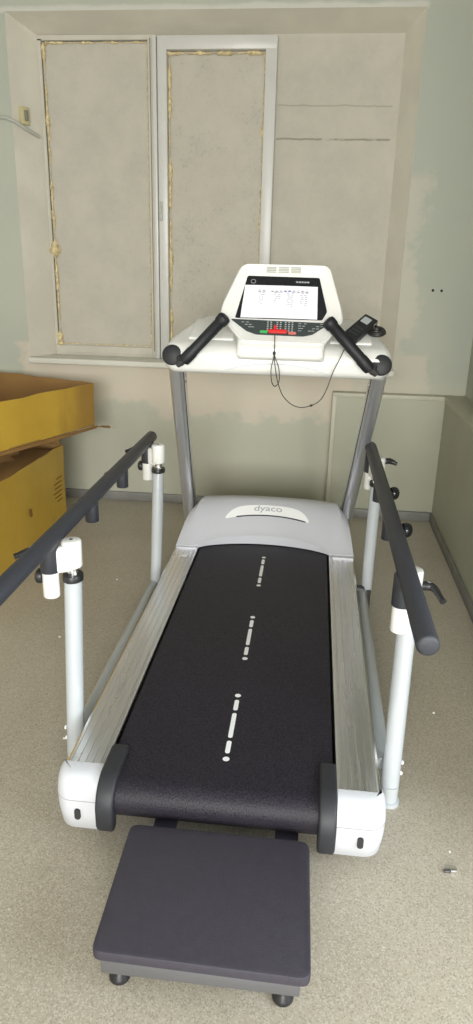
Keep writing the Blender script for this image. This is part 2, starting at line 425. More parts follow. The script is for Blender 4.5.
# foam beads squeezed out along the joints
def bead(name, runs, r0):
    bm = B()
    for (a, b, blobs, lo, hi) in runs:
        a, b = Vector(a), Vector(b); L = (b-a).length; n = max(8, int(L/.012)); d = (b-a)/L
        side = Vector((d.z, 0, -d.x)); pts = []; rr = []
        ph = random.random()*9
        for i in range(n+1):
            t = i/n; q = random.uniform(lo, hi)*(.75+.45*math.sin(t*23+ph)+.3*math.sin(t*61+ph*2))
            q = max(.0015, q)
            for bt, br in blobs: q += br*math.exp(-((t-bt)/.012)**2)
            pts.append(a+(b-a)*t+side*random.uniform(-.002, .002)); rr.append(q)
        tube(bm, pts, .005, 7, rr=rr)
    return struct(name, bm, 'foam')
Yf = NY-.006
bead('trim_6', [((-1.522, Yf, .925), (-1.522, Yf, 2.485), [(.03, .016), (.0, .022), (.10, .006), (.34, .026), (.36, .016), (.325, .012), (.29, .005), (.98, .008)], .004, .010),
    ((-1.52, Yf, 2.486), (-.962, Yf, 2.486), [(.02, .014), (.10, .005)], .003, .007),
    ((-1.52, Yf, .928), (-.965, Yf, .928), [(.0, .02), (.03, .012)], .0015, .004),
    ((-.964, Yf, .93), (-.964, Yf, 1.25), [(.2, .006)], .002, .006), ((-.963, Yf, 1.3), (-.963, Yf, 2.48), [], .001, .003)], .006)
bead('trim_7', [((-.842, Yf, .93), (-.842, Yf, 2.43), [(.25, .006), (.45, .005)], .006, .011),
    ((-.85, Yf-.004, 2.434), (-.335, Yf-.004, 2.434), [], .006, .011), ((-.338, Yf, .93), (-.338, Yf, 2.43), [], .004, .009)], .006)
bm = B(); 
pp = smooth_pts([(LX+.02, WY-.014, 2.113), (-1.8, WY-.014, 2.110), (-1.672, WY-.014, 2.098), (-1.605, WY+.030, 2.062), (-1.562, WY+.10, 2.035)], 5)
tube(bm, pp, .009, 8); o = tag(obj('cable_duct', bm, 'conduit'), 'thin grey cable duct running along upper wall into the niche', 'cable duct')
bm = B(); rz = Matrix.Rotation(R(57), 3, 'Z')
box(bm, (-1.617, WY+.045, 2.125), (.05, .03, .085), rz, .005); 
t = thing('junction_box', 'small yellowed wall box on the left reveal of the blocked window', 'junction box', (-1.62, WY+.04, 2.09))
obj('housing', bm, 'socket', t)
bm = B(); box(bm, (-1.600, WY+.035, 2.125), (.018, .012, .05), rz, .002); obj('port', bm, 'groove', t)
for (x, z, lb) in ((.620, 1.293, 'left'), (.666, 1.292, 'right')):
    bm = B(); lathe(bm, (x, WY-.006, z), (0, 1, 0), [(0, .004), (.002, .007), (.008, .007)], 12)
    tag(obj('wall_anchor', bm, 'hole'), 'tiny dark wall anchor, %s one of the pair beside the niche' % lb, 'wall anchor', 'wall anchors')

# ------------------------------------------------------------------ cardboard boxes
def open_box(name_parent, corner, d1, d2, L1, L2, z0, z1, th, faces_mi, floor=True):
    """corner + two horizontal directions; returns list of wall prisms as (name, bm)"""
    c = Vector((corner[0], corner[1], 0)); d1 = Vector((*d1, 0)).normalized(); d2 = Vector((*d2, 0)).normalized()
    def wall(p, d, L, inn):
        bm = B(); a = p; b = p+d*L
        n = 10
        prof_o = [a+(b-a)*(k/n) for k in range(n+1)]
        rows = []
        for k, q in enumerate(prof_o):
            wv = .006*math.sin(k*1.3+L*7)
            q0 = q + Vector((0, 0, z0)); q1 = q + inn*(-wv) + Vector((0, 0, z1+.003*math.sin(k*2.1)))
            mid = (q0+q1)/2 + inn*(wv*.8)
            rows.append([q0, mid, q1, q1+inn*th, mid+inn*th, q0+inn*th])
        vr = rings(bm, rows, 0)
        bm.faces.ensure_lookup_table()
        return bm
    return [('side_panel', wall(c, d1, L1, d2)), ('side_panel', wall(c+d2*L2, d1, L1, -d2)),
            ('end_panel', wall(c, d2, L2, d1)), ('end_panel', wall(c+d1*L1, d2, L2, -d1))], c, d1, d2
def paint_out(o, ctr, mi_out=0, mi_in=1):
    """outer faces yellow print, inside and cut edges raw board"""
    for p in o.data.polygons:
        wc = o.matrix_basis.translation + (wloc(o)-o.location if o.parent else Vector()) + p.center
        d = Vector((wc.x-ctr.x, wc.y-ctr.y, 0))
        n = p.normal
        p.material_index = mi_out if (n.x*d.x+n.y*d.y > 0 and abs(n.z) < .6) else mi_in
# lower box
t = thing('cardboard_box', 'large yellow cardboard box standing on the floor beneath the other box', 'box', (-1.36, 3.1, 0))
ws, c, d1, d2 = open_box('a', (-1.333, 3.60), (-.055, -1.0), (-1.0, .055), 1.25, .70, .002, .452, .007, 0)
ctr = c+d1*.62+d2*.35
for n_, b_ in ws:
    o = obj(n_, b_, ['yellow', 'brown'], t, smooth=30); paint_out(o, ctr)
bm = B(); prism(bm, [c+Vector((0, 0, .003))+d1*.008+d2*.008, c+d1*1.24+d2*.008+Vector((0, 0, .003)), c+d1*1.24+d2*.69+Vector((0, 0, .003)), c+d1*.008+d2*.69+Vector((0, 0, .003))], (0, 0, .006)); obj('bottom_panel', bm, 'brown', t)
# flaps of the lower box: far one stands up, torn one droops inward, the others carry the upper box
zt = Vector((0, 0, .452))
def flap(bm, a, b, dirv, L, th=.005, taper=.04, torn=False):
    a, b, dirv = Vector(a), Vector(b), Vector(dirv).normalized(); e = (b-a).normalized(); n = 12
    far = []
    for k in range(n+1):
        tt = k/n; l = L*(1+(.18*math.sin(k*2.7)+.12*math.sin(k*1.1) if torn else 0))
        far.append(a+e*taper+(b-a-e*2*taper)*tt+dirv*l)
    pts = [a]+far+[b]
    nn = e.cross(dirv).normalized()
    prism(bm, pts, nn*th)
bm = B(); flap(bm, c+zt+d2*.01, c+zt+d2*.69, Vector((0, 0, 1))+d1*.25, .10); obj('flap', bm, 'brown', t)
bm = B(); flap(bm, c+zt+d1*.12+d2*.004, c+zt+d1*.85+d2*.004, d2+Vector((0, 0, .06)), .12, torn=True); obj('flap', bm, 'brown', t, label='torn brown flap')
bm = B(); flap(bm, c+zt+d2*.70, c+zt+d2*.70+d1*1.2, Vector((0, 0, 1))-d2*.1, .098); obj('flap', bm, 'brown', t)
# faint printed lines
fo = -d2*.0035
def on_face(s, z): return c+d1*s+Vector((0, 0, z))
for k, (s, z, L_) in enumerate(((.05, .26, .10), (.055, .235, .09), (.05, .21, .11), (.06, .185, .085), (.05, .16, .07), (.045, .285, .07))):
    bm = B(); prism(bm, [on_face(s, z)+fo, on_face(s+L_, z)+fo, on_face(s+L_, z+.006)+fo, on_face(s, z+.006)+fo], -d2*.0012); obj('printed_line', bm, 'print', t)
bm = B(); prism(bm, [on_face(.43, .19)+fo*1.6, on_face(.455, .19)+fo*1.6, on_face(.46, .235)+fo*1.6, on_face(.435, .23)+fo*1.6], -d2*.001)
obj('printed_mark', bm, 'print', t)
# upper box
e1 = Vector((-.37, -.93, 0)).normalized(); e2 = Vector((-.93, .37, 0)).normalized()
t = thing('cardboard_box', 'open yellow cardboard box with brown inside lying on top of the other box', 'box', (-1.4, 3.5, .556))
ws, c2, f1, f2 = open_box('b', (-1.165, 3.66), e1[:2], e2[:2], 1.05, .78, .556, .785, .006, 0)
ctr2 = c2+f1*.52+f2*.39
for n_, b_ in ws:
    o = obj(n_, b_, ['yellow', 'brown'], t, smooth=30); paint_out(o, ctr2)
bm = B(); z_ = Vector((0, 0, .557)); prism(bm, [c2+z_, c2+f1*1.05+z_, c2+f1*1.05+f2*.78+z_, c2+f2*.78+z_], (0, 0, .005)); obj('bottom_panel', bm, 'brown', t)
# torn strip under the side and its curled end
bm = B(); zb = Vector((0, 0, .552))
prism(bm, [c2+zb-f1*.02, c2+zb+f1*1.0, c2+zb+f1*1.0-f2*.010+Vector((0, 0, -.006)), c2+zb+f1*.3-f2*.016+Vector((0, 0, -.010)), c2+zb+f1*.0-f2*.012+Vector((0, 0, -.008))], Vector((0, 0, -.004))); obj('hem_strip', bm, 'brown', t)
bm = B(); q0 = c2+Vector((0, 0, .552))
pts = smooth_pts([q0+f1*.02, q0-f1*.01-f2*.025+Vector((0, 0, -.004)), q0-f1*.01-f2*.055+Vector((0, 0, .002)), q0-f1*.01-f2*.095+Vector((0, 0, -.002))], 5)
rings(bm, [[p+f1*wd, p+Vector((0, 0, .004)), p-f1*wd, p-Vector((0, 0, .003))] for p, wd in zip(pts, [.022, .017, .012, .009, .008, .007, .007, .008, .010, .016, .022, .026, .027, .024, .016, .004])])
obj('torn_tab', bm, 'brown', t, label='curled torn brown tab')

# ------------------------------------------------------------------ treadmill
TR = thing('treadmill', 'silver and white rehabilitation treadmill with black belt and padded handrails', 'treadmill', (-.17, 2.2, 0))
DZ = .20
# belt
bm = B(); bx0, bx1 = -.452, .110; yr, zr, rr_ = 1.383, .148, .052; th = .004
prof = [(3.12, DZ), ] + [(2.9-.3*i, DZ) for i in range(5)] + [(yr-rr_*math.sin(R(a)), zr+rr_*math.cos(R(a))) for a in range(0, 181, 12)] + [(3.12, zr-rr_)]
inner = [(3.12, DZ-th)] + [(2.9-.3*i, DZ-th) for i in range(5)] + [(yr-(rr_-th)*math.sin(R(a)), zr+(rr_-th)*math.cos(R(a))) for a in range(0, 181, 12)] + [(3.12, zr-rr_+th)]
prism(bm, [(bx0, y, z) for y, z in prof+inner[::-1]], (bx1-bx0, 0, 0))
def dash(yc, L, wd, x=-.163):
    n = 8; pts = []
    for y, x_ in [(q[1], q[0]) for q in rrect(x-wd/2, x+wd/2, yc-L/2, yc+L/2, min(wd, L)*.49, 3)]: pts.append((x_, y, DZ+.0006))
    f = bm.faces.new([bm.verts.new(p) for p in pts]); f.material_index = 1
for y0 in (1.47, 1.962, 2.515):
    y = y0
    for L, wd, g in ((.018, .018, .013), (.052, .013, .012), (.112, .0125, .012), (.052, .013, .013), (.018, .018, 0)):
        dash(y+L/2, L, wd); y += L+g
obj('belt', bm, ['belt', 'mark'], TR, smooth=30)
# chassis
bm = B(); bx(bm, (-.545, 1.44, .065), (.205, 3.40, .145), .01); bx(bm, (-.44, 1.42, .14), (.10, 3.1, .19), .004)
obj('chassis', bm, 'black', TR)
bm = B(); cyl(bm, (-.45, yr, zr), (.108, yr, zr), .046, 24); obj('roller', bm, 'darkmetal', TR)
# side rails with long grooves
def rail(xi, xo, y0, y1):
    bm = B(); s = 1 if xo > xi else -1; W_ = abs(xo-xi); pr = [(0, .16), (0, .203)]
    ridges = [.07, .12, .32, .50, .68, .86]
    for f_ in ridges:
        x = W_*f_; pr += [(x-.0018, .2032), (x-.0009, .2018), (x+.0009, .2018), (x+.0018, .2046), (x+.0034, .2046), (x+.0042, .2032)]
    pr += [(W_-.008, .203), (W_-.002, .199), (W_, .190), (W_, .085), (W_-.006, .08), (W_-.03, .08), (.02, .15)]
    prism(bm, [(xi+s*x, y0, z) for x, z in pr], (0, y1-y0, 0)); return bm
obj('side_rail', rail(-.462, -.566, 1.405, 3.15), 'alu', TR, smooth=25)
obj('side_rail', rail(.119, .228, 1.395, 3.15), 'alu', TR, smooth=25)
bm = B(); prism(bm, [(-.528, 2.755, .2052), (-.487, 2.800, .2052), (-.494, 2.745, .2052)], (0, 0, .0006)); obj('arrow_sticker', bm, 'mark', TR, label='small white arrow sticker')
# end caps
def end_cap(xi, xo, y1):
    s = 1 if xo > xi else -1; W_ = abs(xo-xi)
    t_ = None; secs = []
    for z, yr0, g, rad in ((.045, 1.362, -.008, .040), (.050, 1.355, -.002, .044), (.10, 1.347, .003, .046), (.145, 1.345, .004, .046), (.178, 1.350, .002, .045), (.197, 1.362, -.002, .042), (.2060, 1.382, -.009, .034)):
        yr_ = yr0
        pts = [(0, y1), (0, yr_)]
        for k in range(9):
            a = R(90*k/8); pts.append((W_+g-rad+rad*math.sin(a), yr_+rad-rad*math.cos(a)))
        pts.append((W_+g, y1))
        secs.append([(xi+s*x, y, z) for x, y in pts])
    bm = B(); rings(bm, secs); return bm
def seam(xi, xo, y1, z):
    s = 1 if xo > xi else -1; W_ = abs(xo-xi)+.0035; rad = .046; yr_ = 1.3465
    pts = [(0, yr_-.001)]
    for k in range(9):
        a = R(90*k/8); pts.append((W_-rad+rad*math.sin(a), yr_-.001+rad-rad*math.cos(a)))
    bm = B(); tube(bm, [(xi+s*x, y, z) for x, y in pts], .0016, 5); return bm
for xi, xo, y1 in ((-.464, -.576, 1.412), (.120, .236, 1.402)):
    cp = obj('end_cap', end_cap(xi, xo, y1), 'capgrey', TR, smooth=50)
    for zz in (.142, ): obj('seam', seam(xi, xo, y1, zz), 'capseam', cp)
    xm = (xi+xo)/2+(.002 if xo > xi else .002)
    bm = B(); prism(bm, [(x, 1.3425, z) for x, z in rrect(xm-.0075, xm+.0075, .086, .118, .007, 4)], (0, .006, 0)); obj('adjuster_slot', bm, 'hole', cp)
    bm = B(); bx(bm, ((xi+xo)/2-.02, 1.52, 0), ((xi+xo)/2+.02, 1.57, .085), .004); obj('foot', bm, 'black', TR)
# roller guards
def guard(x0, x1):
    bm = B(); o = []; i_ = []
    for k in range(15):
        a = R(-8+ (98)*k/14); r_ = .077
        o.append((yr+.005-r_*math.sin(a), zr-.008+r_*math.cos(a)))
    o = [(1.490, .200), (1.486, .211), (1.470, .216), (1.430, .2168)]+o
    o += [(1.312, .098), (1.320, .082), (1.345, .082), (1.352, .11), (1.44, .16)]
    prism(bm, [(x0, y, z) for y, z in o], (x1-x0, 0, 0), bev=.007, seg=3); return bm
obj('roller_guard', guard(-.463, -.418), 'guard', TR, smooth=50)
obj('roller_guard', guard(.076, .119), 'guard', TR, smooth=50)
# motor hood
HC = -.168
def hood():
    bm = B(); nx, ny = 40, 24; top = []
    for j in range(ny+1):
        v = j/ny
        row = []
        for i in range(nx+1):
            u = -1+2*i/nx; au = abs(u)
            hw = .393-.045*v**1.1
            x = HC+u*hw+.006*v
            # front edge is arched back in the middle over the belt
            yf = 2.856+.095*max(0, 1-(au/.76)**2)**.7
            yb = 3.125-.03*au**3 + .0
            y = yf+(yb-yf)*v
            lift = .012+.03*max(0, 1-(au/.78)**2)**.7
            z = .204 + lift*(1-v) + (.372-.204)*(math.sin(v*PI/2)**1.15)*(1-.06*au**2) - (.045*max(0, au-.9)/.1)*v
            row.append(Vector((x, y, z)))
        top.append(row)
    # back slope down to floor level
    back = []
    for k, (dy, fz) in enumerate(((.04, .97), (.09, .86), (.15, .62), (.20, .30), (.21, .20))):
        back.append([Vector((p.x, p.y+dy, .10+(p.z-.10)*fz)) for p in top[-1]])
    rows = top+back
    vs_ = [[bm.verts.new(p) for p in r] for r in rows]
    for a, b in zip(vs_[:-1], vs_[1:]):
        for i in range(nx): bm.faces.new((a[i], a[i+1], b[i+1], b[i]))
    # skirts at the sides and front lip
    for side in (0, nx):
        lo = [bm.verts.new((r[side].co.x+(-.003 if side == 0 else .003), r[side].co.y, .10 if k > 0 else .196)) for k, r in enumerate(vs_)]
        for k in range(len(vs_)-1): bm.faces.new((vs_[k][side], vs_[k+1][side], lo[k+1], lo[k]))
    lip = [bm.verts.new((v.co.x, v.co.y+.001, .204)) for v in vs_[0]]
    for i in range(nx): bm.faces.new((vs_[0][i], vs_[0][i+1], lip[i+1], lip[i]))
    return bm, top
hb, htop = hood()
ho = obj('motor_hood', hb, 'silver', TR, smooth=35)
def hood_pt(u, v, dz=0):
    fi = (u+1)/2*40; fj = v*24; i = min(39, int(fi)); j = min(23, int(fj)); a, b = fi-i, fj-j
    p = (htop[j][i]*(1-a)+htop[j][i+1]*a)*(1-b)+(htop[j+1][i]*(1-a)+htop[j+1][i+1]*a)*b
    return p+Vector((0, -dz*.5, dz))
bm = B(); n = 24; lo = []; up = []
for k in range(n+1):
    u = -.50+1.0*k/n; q = abs(u)/.50
    lo.append((u, .40-.04*q**2)); up.append((u, .60-.05*q**2-.17*q**7))
ring = [hood_pt(u, v, .004) for u, v in lo]+[hood_pt(u, v, .006) for u, v in up[::-1]]
va = [bm.verts.new(p) for p in ring]; vb = [bm.verts.new(p+Vector((0, .004, -.014))) for p in ring]; N_ = len(va)
for k in range(n):
    bm.faces.new((va[k], va[k+1], va[N_-2-k], va[N_-1-k]))
for k in range(N_): bm.faces.new((va[k], va[(k+1) % N_], vb[(k+1) % N_], vb[k]))
lp = obj('logo_plate', bm, 'mark', ho, label='white curved badge plate')
bm = B(); pts = [hood_pt(u, v-.012, .002) for u, v in lo[3:-1]]; tube(bm, pts, .003, 6); obj('badge_shadow_strip', bm, 'black', ho)  # solid black strip standing in for the shade along the badge's lower edge
bm = text_mesh('dyaco', .052)
for v in bm.verts:
    u = v.co.x/.40*1.15; q = abs(u)/.5
    v.co = hood_pt(u, .458-.04*q**2+v.co.y*3.3, .0085)
obj('lettering', bm, 'greyprint', lp, smooth=10)
# small joint clips beside the hood
for x, y in ((-.51, 2.85), (.18, 2.84)):
    bm = B(); bx(bm, (x-.048, y-.008, .199), (x+.045, y+.03, .212), .003); obj('rail_joint', bm, 'silver', TR)

# uprights
def upright(b0, t0, wd, dp, inner):
    b0, t0 = Vector(b0), Vector(t0); bm = B(); d = (t0-b0).normalized(); X_ = Vector((1, 0, 0)); Yv = d.cross(X_).normalized(); X_ = Yv.cross(d)
    sec = rrect(-wd/2, wd/2, -dp/2, dp/2, .012, 4)
    rs = []
    for k, f_ in enumerate((0, 1)):
        p = b0+(t0-b0)*f_; rs.append([p+X_*x+Yv*y for x, y in sec])
    rings(bm, rs)
    return bm
UL = ((-.553, 3.245, .13), (-.522, 2.70, 1.045)); UR = ((.190, 3.30, .13), (.250, 2.70, 1.035))
for (b0, t0), s in ((UL, 1), (UR, -1)):
    u = obj('upright', upright(b0, t0, .052, .095, s), 'upright', TR, smooth=30)
    b0v, t0v = Vector(b0), Vector(t0)
    bm = B(); dd = (t0v-b0v).normalized(); ny = dd.cross(Vector((1, 0, 0))).normalized(); ny = ny if ny.y < 0 else -ny
    for xo, wd_ in ((s*.0268, .004), ):
        a = b0v+dd*.1+ny*.028+Vector((xo-wd_/2*s, 0, 0)); e = t0v-dd*.02+ny*.028+Vector((xo-wd_/2*s, 0, 0))
        prism(bm, [a, a+Vector((wd_*s, 0, 0)), a+Vector((wd_*s, 0, 0))-ny*.006, a-ny*.006], e-a)
    obj('side_slot', bm, 'darkmetal', u)
    bm = B(); q = b0v+(t0v-b0v)*.93; 
    for dz in (0, .022):
        bm = B(); lathe(bm, q+Vector((s*.025, .010, dz-.02)), (s, 0, 0), [(0, .007), (.004, .007), (.006, .004)], 12)
        obj('bolt', bm, 'chrome', u)
    bm = B(); bx(bm, (b0[0]-.035, b0[1]-.075, .06), (b0[0]+.035, b0[1]+.09, .155), .008); obj('upright_bracket', bm, 'black', TR)
    bm = B(); bx(bm, (b0[0]-.03, b0[1]-.03, 0), (b0[0]+.03, b0[1]+.03, .065), .004); obj('foot', bm, 'black', TR)

# crossbeam tray
BC = -.137
bm = B(); secs = []
for Y, w_, zb, zt_, off in ((2.607, .385, 1.040, 1.085, 0), (2.612, .398, 1.028, 1.098, 0), (2.628, .414, 1.016, 1.115, 0), (2.66, .424, 1.010, 1.126, 0), (2.72, .420, 1.012, 1.140, 0), (2.79, .395, 1.035, 1.162, -.002), (2.86, .355, 1.075, 1.188, -.003), (2.92, .325, 1.11, 1.202, -.004), (2.96, .310, 1.13, 1.203, -.004), (2.975, .300, 1.14, 1.192, -.004)):
    r_ = min(.045, (zt_-zb)*.48)
    secs.append([(BC+off+x, Y, z) for x, z in rrect(-w_, w_, zb, zt_, r_, 6)])
rings(bm, secs)
bo = obj('console_beam', bm, 'white', TR, smooth=60)
# arched indentation on the beam front, its slight shade put in as grey strip
bm = B(); a_ = []; b_ = []
for k in range(25):
    t_ = -1+2*k/24; x = BC+.002+t_*.205
    a_.append((x, 2.6055, 1.062-.034*t_*t_)); b_.append((x, 2.6055, 1.057-.032*t_*t_))
prism(bm, a_+b_[::-1], (0, .006, 0)); obj('arched_groove_shade', bm, 'capgrey', bo)
# raised cushions of the tray left and right of the console
for x0, x1 in ((-.475, -.30), (.055, .215)):
    bm = B(); box(bm, ((x0+x1)/2, 2.78, 1.158), (x1-x0, .20, .02), Matrix.Rotation(R(17), 3, 'X'), .009, seg=3)
    obj('tray_pad', bm, 'white', bo)
# console neck and head
bm = B()
secs = []
for Y, w_, zb, zt_ in ((2.555, .150, 1.088, 1.118), (2.560, .165, 1.080, 1.126), (2.60, .172, 1.07, 1.150), (2.70, .170, 1.08, 1.20), (2.80, .15, 1.10, 1.25), (2.84, .13, 1.13, 1.22)):
    secs.append([(-.120+x*.93, Y, z+.004) for x, z in rrect(-w_, w_, zb, zt_, .012, 4)])
rings(bm, secs); obj('console_base', bm, 'white', TR, smooth=60)
ta = R(30); PU = Vector((0, math.sin(ta), math.cos(ta))); PN = Vector((0, -math.cos(ta), math.sin(ta))); PO = Vector((0, 2.6, 1.2))
def cp_(x, s, n=0): return PO+Vector((x, 0, 0))+PU*s+PN*n
def rounded(pts, r=.02, n=5):
    o = []; m_ = len(pts)
    for i in range(m_):
        a, b, c_ = [Vector((*pts[(i+k) % m_], 0)) for k in (-1, 0, 1)]
        q = min(r, (a-b).length*.45, (c_-b).length*.45)
        p0 = b+(a-b).normalized()*q; p2 = b+(c_-b).normalized()*q
        for k in range(n+1):
            t_ = k/n; p = p0*(1-t_)**2+b*2*t_*(1-t_)+p2*t_*t_; o.append((p.x, p.y))
    return o
hp = [(-.262, -.066), (-.345, .030), (-.340, .075), (-.280, .237), (.042, .237), (.092, .068), (.099, .022), (.038, -.068)]
oh = rounded(hp, .028); bm = B()
cxh = -.108; czh = .08
def sc_(pts, k): return [((x-cxh)*k+cxh, (y-czh)*k+czh) for x, y in pts]
rings(bm, [[cp_(x, y, n) for x, y in sc_(oh, k)] for n, k in ((.0, .955), (.004, .98), (.0, 1.0), (-.02, 1.0), (-.045, .97), (-.06, .90), (-.066, .8))])
# re-cap the front as the slightly dished face
for r_ in range(4):
    for xa_, xb_ in ((-.188, -.152), (-.144, -.106), (-.098, -.062)):
        prism(bm, [cp_(xa_, .202+.0065*r_, .0035), cp_(xb_, .202+.0065*r_, .0035), cp_(xb_, .2050+.0065*r_, .0035), cp_(xa_, .2050+.0065*r_, .0035)], PN*.001, 1)
hd = obj('console_head', bm, ['white', 'conduit'], TR, smooth=45)
bm = B(); sp = [(-.290, .022), (-.255, .188), (.006, .186), (.040, .055), (.024, .022)]
prism(bm, [cp_(x, y, -.004) for x, y in rounded(sp, .006, 3)], PN*.0065)
cc = cp_(-.233, .166, .0032); tube(bm, [cc+Vector((1, 0, 0))*.0085*math.cos(a*PI/8)+PU*.0075*math.sin(a*PI/8) for a in range(16)], .0011, 5, mi=1, closed=True)
for k in range(5): prism(bm, [cp_(-.078+.010*k+dx, .164+dy, .0027) for dx, dy in ((0, 0), (.008, 0), (.008, .006), (0, .006))], PN*.0005, 1)
dp_ = obj('display', bm, ['glossblack', 'greyprint'], hd)
bm = B(); kp = [(-.302, .014), (.046, .010), (.030, .0), (-.010, -.034), (-.035, -.042), (-.20, -.042), (-.245, -.026)]
kp = [(-.305, .016), (.052, .010), (-.008, -.034), (-.04, -.042), (-.21, -.040), (-.245, -.028)]
prism(bm, [cp_(x, y, -.003) for x, y in rounded(kp, .006, 3)], PN*.008)
for r_ in range(5):
    for xk in (-.172, -.160, -.138, -.126, -.108, -.096, -.084):
        prism(bm, [cp_(xk+dx, .006-.008*r_+dy, .0048) for dx, dy in ((0, 0), (.006, 0), (.006, .0035), (0, .0035))], PN*.0006, 1)
for r_ in range(4):
    for xk in (-.265+.013*r_, -.248+.010*r_, -.06, -.04-.006*r_, .018-.014*r_, .036-.016*r_):
        if r_ < 3 or xk > -.2: prism(bm, [cp_(xk+dx, .004-.009*r_+dy, .0048) for dx, dy in ((0, 0), (.010, 0), (.010, .002), (0, .002))], PN*.0006, 1)
kpo = obj('keypad', bm, ['keypad', 'key'], hd)
bm = B(); prism(bm, [cp_(x, y, .003) for x, y in rrect(-.196, -.168, -.036, -.026, .004, 3)], PN*.004); obj('start_button', bm, 'green', kpo, label='green start button')
bm = B(); prism(bm, [cp_(x, y, .003) for x, y in rrect(-.094, -.066, -.038, -.028, .004, 3)], PN*.004); obj('stop_button', bm, 'redpale', kpo, label='pale red stop button')
# grips and hubs
def grip(a, b, hub, s):
    a, b, hub = Vector(a), Vector(b), Vector(hub); d = (b-a).normalized(); L = (b-a).length
    bm = B(); lathe(bm, a, d, [(0, .016), (.004, .0215), (.02, .0225), (.05, .0225), (.053, .0205), (L-.035, .0205), (L-.03, .0235), (L-.012, .0245), (L-.004, .022), (L, .015)], 24)
    g = obj('grip', bm, 'griprub', TR, smooth=50)
    bm = B(); cyl(bm, a+d*.002, a-d*.022+Vector((-s*.008, .01, 0)), .011, 14); cyl(bm, a-d*.012, hub+Vector((s*.02, .012, -.004)), .012, 14); obj('grip_stem', bm, 'darkmetal', g)
    bm = B(); lathe(bm, hub+Vector((0, .03, -.01)), (0, -1, .22), [(0, .032), (.022, .036), (.034, .038), (.039, .036), (.041, .033)], 32); obj('end_hub', bm, 'griprub', TR, smooth=50)
grip((-.474, 2.575, 1.062), (-.316, 2.555, 1.228), (-.523, 2.615, 1.081), 1)
grip((.206, 2.575, 1.056), (.040, 2.555, 1.226), (.247, 2.615, 1.072), -1)

# handrails on their posts
def handrail(x, y0, y1, z=.70, r=.0238, xa=0):
    bm = B(); n = 24
    lathe(bm, (x+xa, y0, z), (0-xa, y1-y0, 0), [(0, r-.007), (.002, r-.003), (.006, r), (y1-y0-.012, r), (y1-y0-.004, r-.005), (y1-y0, r-.012)], 28)
    return obj('handrail', bm, 'foamgrip', TR, smooth=50)
LR = handrail(-.668, 1.20, 2.885); RR = handrail(.259, 1.250, 2.885, xa=0)
def socket(x, y, par, depth=.085, r=.0215, bolt=0):
    bm = B(); cyl(bm, (x, y, .70-depth), (x, y, .70), r, 22, .003)
    o = obj('socket', bm, 'foamgrip', par, smooth=50)
    if bolt:
        bm = B(); lathe(bm, (x+bolt*r*.9, y-.006, .70-.045), (bolt, -.2, 0), [(0, .004), (.004, .004), (.006, .002)], 10); obj('bolt', bm, 'mark', o)
def post(x, yb, yt, zb, par, adx, ady, rail_x, sgn, near):
    top = Vector((x, yt, .585)); bot = Vector((x, yb, zb)); d = (top-bot).normalized()
    bm = B(); cyl(bm, bot, top, .025 if near else .0235, 28); P = obj('support_post', bm, 'whitemet', TR, smooth=50)
    bm = B(); lathe(bm, top-Vector((0, 0, .012)), (0, 0, 1), [(0, .0275), (.014, .0285), (.018, .0265)], 24, sx=1.0, sy=1.15); obj('post_cap', bm, 'black', P)
    bm = B(); cyl(bm, top, top+Vector((0, 0, .035)), .017, 16); lathe(bm, top+Vector((.012*sgn*-1, -.016, .006)), (0, 0, 1), [(0, .006), (.006, .006)], 6); obj('pin', bm, 'chrome', P)
    bm = B(); cyl(bm, (x, yt, .612), (x, yt, .692), .0275, 28, .006)
    ax, ay = x+adx, yt+ady
    cyl(bm, (ax, ay, .532 if sgn < 0 else .545), (ax, ay, .64), .0225, 24, .004)
    v = Vector((adx, ady, 0)); L = v.length; rot = Matrix.Rotation(math.atan2(ady, adx), 3, 'Z')
    box(bm, (x+adx/2, yt+ady/2, .640), (L, .040, .075), rot, .010)
    K = obj('clamp_bracket', bm, 'white', TR, smooth=45)
    bm = B(); lathe(bm, (x, yt, .6915), (0, 0, 1), [(0, .006), (.0015, .005)], 6); obj('hex_screw', bm, 'darkmetal', K)
    socket(ax, ay, par, .094 if sgn < 0 else .084, .026, 0)
    # round knob on the sleeve and cranked lever on the socket, both on the outer side
    bm = B(); kz = .59
    kd = Vector((sgn, .12 if near else .2, 0)).normalized()
    k0 = Vector((ax, ay, kz)) if sgn < 0 else Vector((x, yt, .60))
    if sgn > 0 and not near: k0.z -= .02; k0.x -= .02
    lathe(bm, k0+kd*.008, kd, [(0, .006), (.012, .006), (.0121, .018), (.017, .021), (.027, .021), (.031, .017)], 20); obj('knob', bm, 'black', K)
    bm = B()
    l0 = Vector((ax, ay, .66)) if sgn < 0 else Vector((x-.006, yt, .645 if near else .675))
    a0 = l0+Vector((sgn*.02, 0, 0)); a1 = l0+Vector((sgn*.045, -.002, .004)); a2 = l0+Vector((sgn*.062, -.012, .002)); a3 = l0+(Vector((.078, -.055, -.012)) if near else Vector((.076, -.015, -.004))) if sgn > 0 else l0+Vector((-.085, -.03, -.004))
    tube(bm, smooth_pts([a0, a1, a2, a3], 4), .009, 10, rr=[.012, .012, .012, .012, .012, .012, .011, .0105, .010, .009, .008, .0075, .0085]); obj('lever', bm, 'black', K)
    bm = B(); lathe(bm, a1+Vector((sgn*.004, 0, .009)), (sgn*.3, 0, 1), [(0, .005), (.004, .005)], 8); obj('lever_screw', bm, 'chrome', K)
post(-.622, 1.635, 1.700, .05, LR, -.053, -.028, 0, -1, True)
post(-.618, 2.690, 2.775, .10, LR, -.050, .020, 0, -1, False)
post(.280, 1.615, 1.650, .012, RR, -.027, -.055, 0, 1, True)
post(.283, 2.765, 2.745, .10, RR, -.024, .045, 0, 1, False)
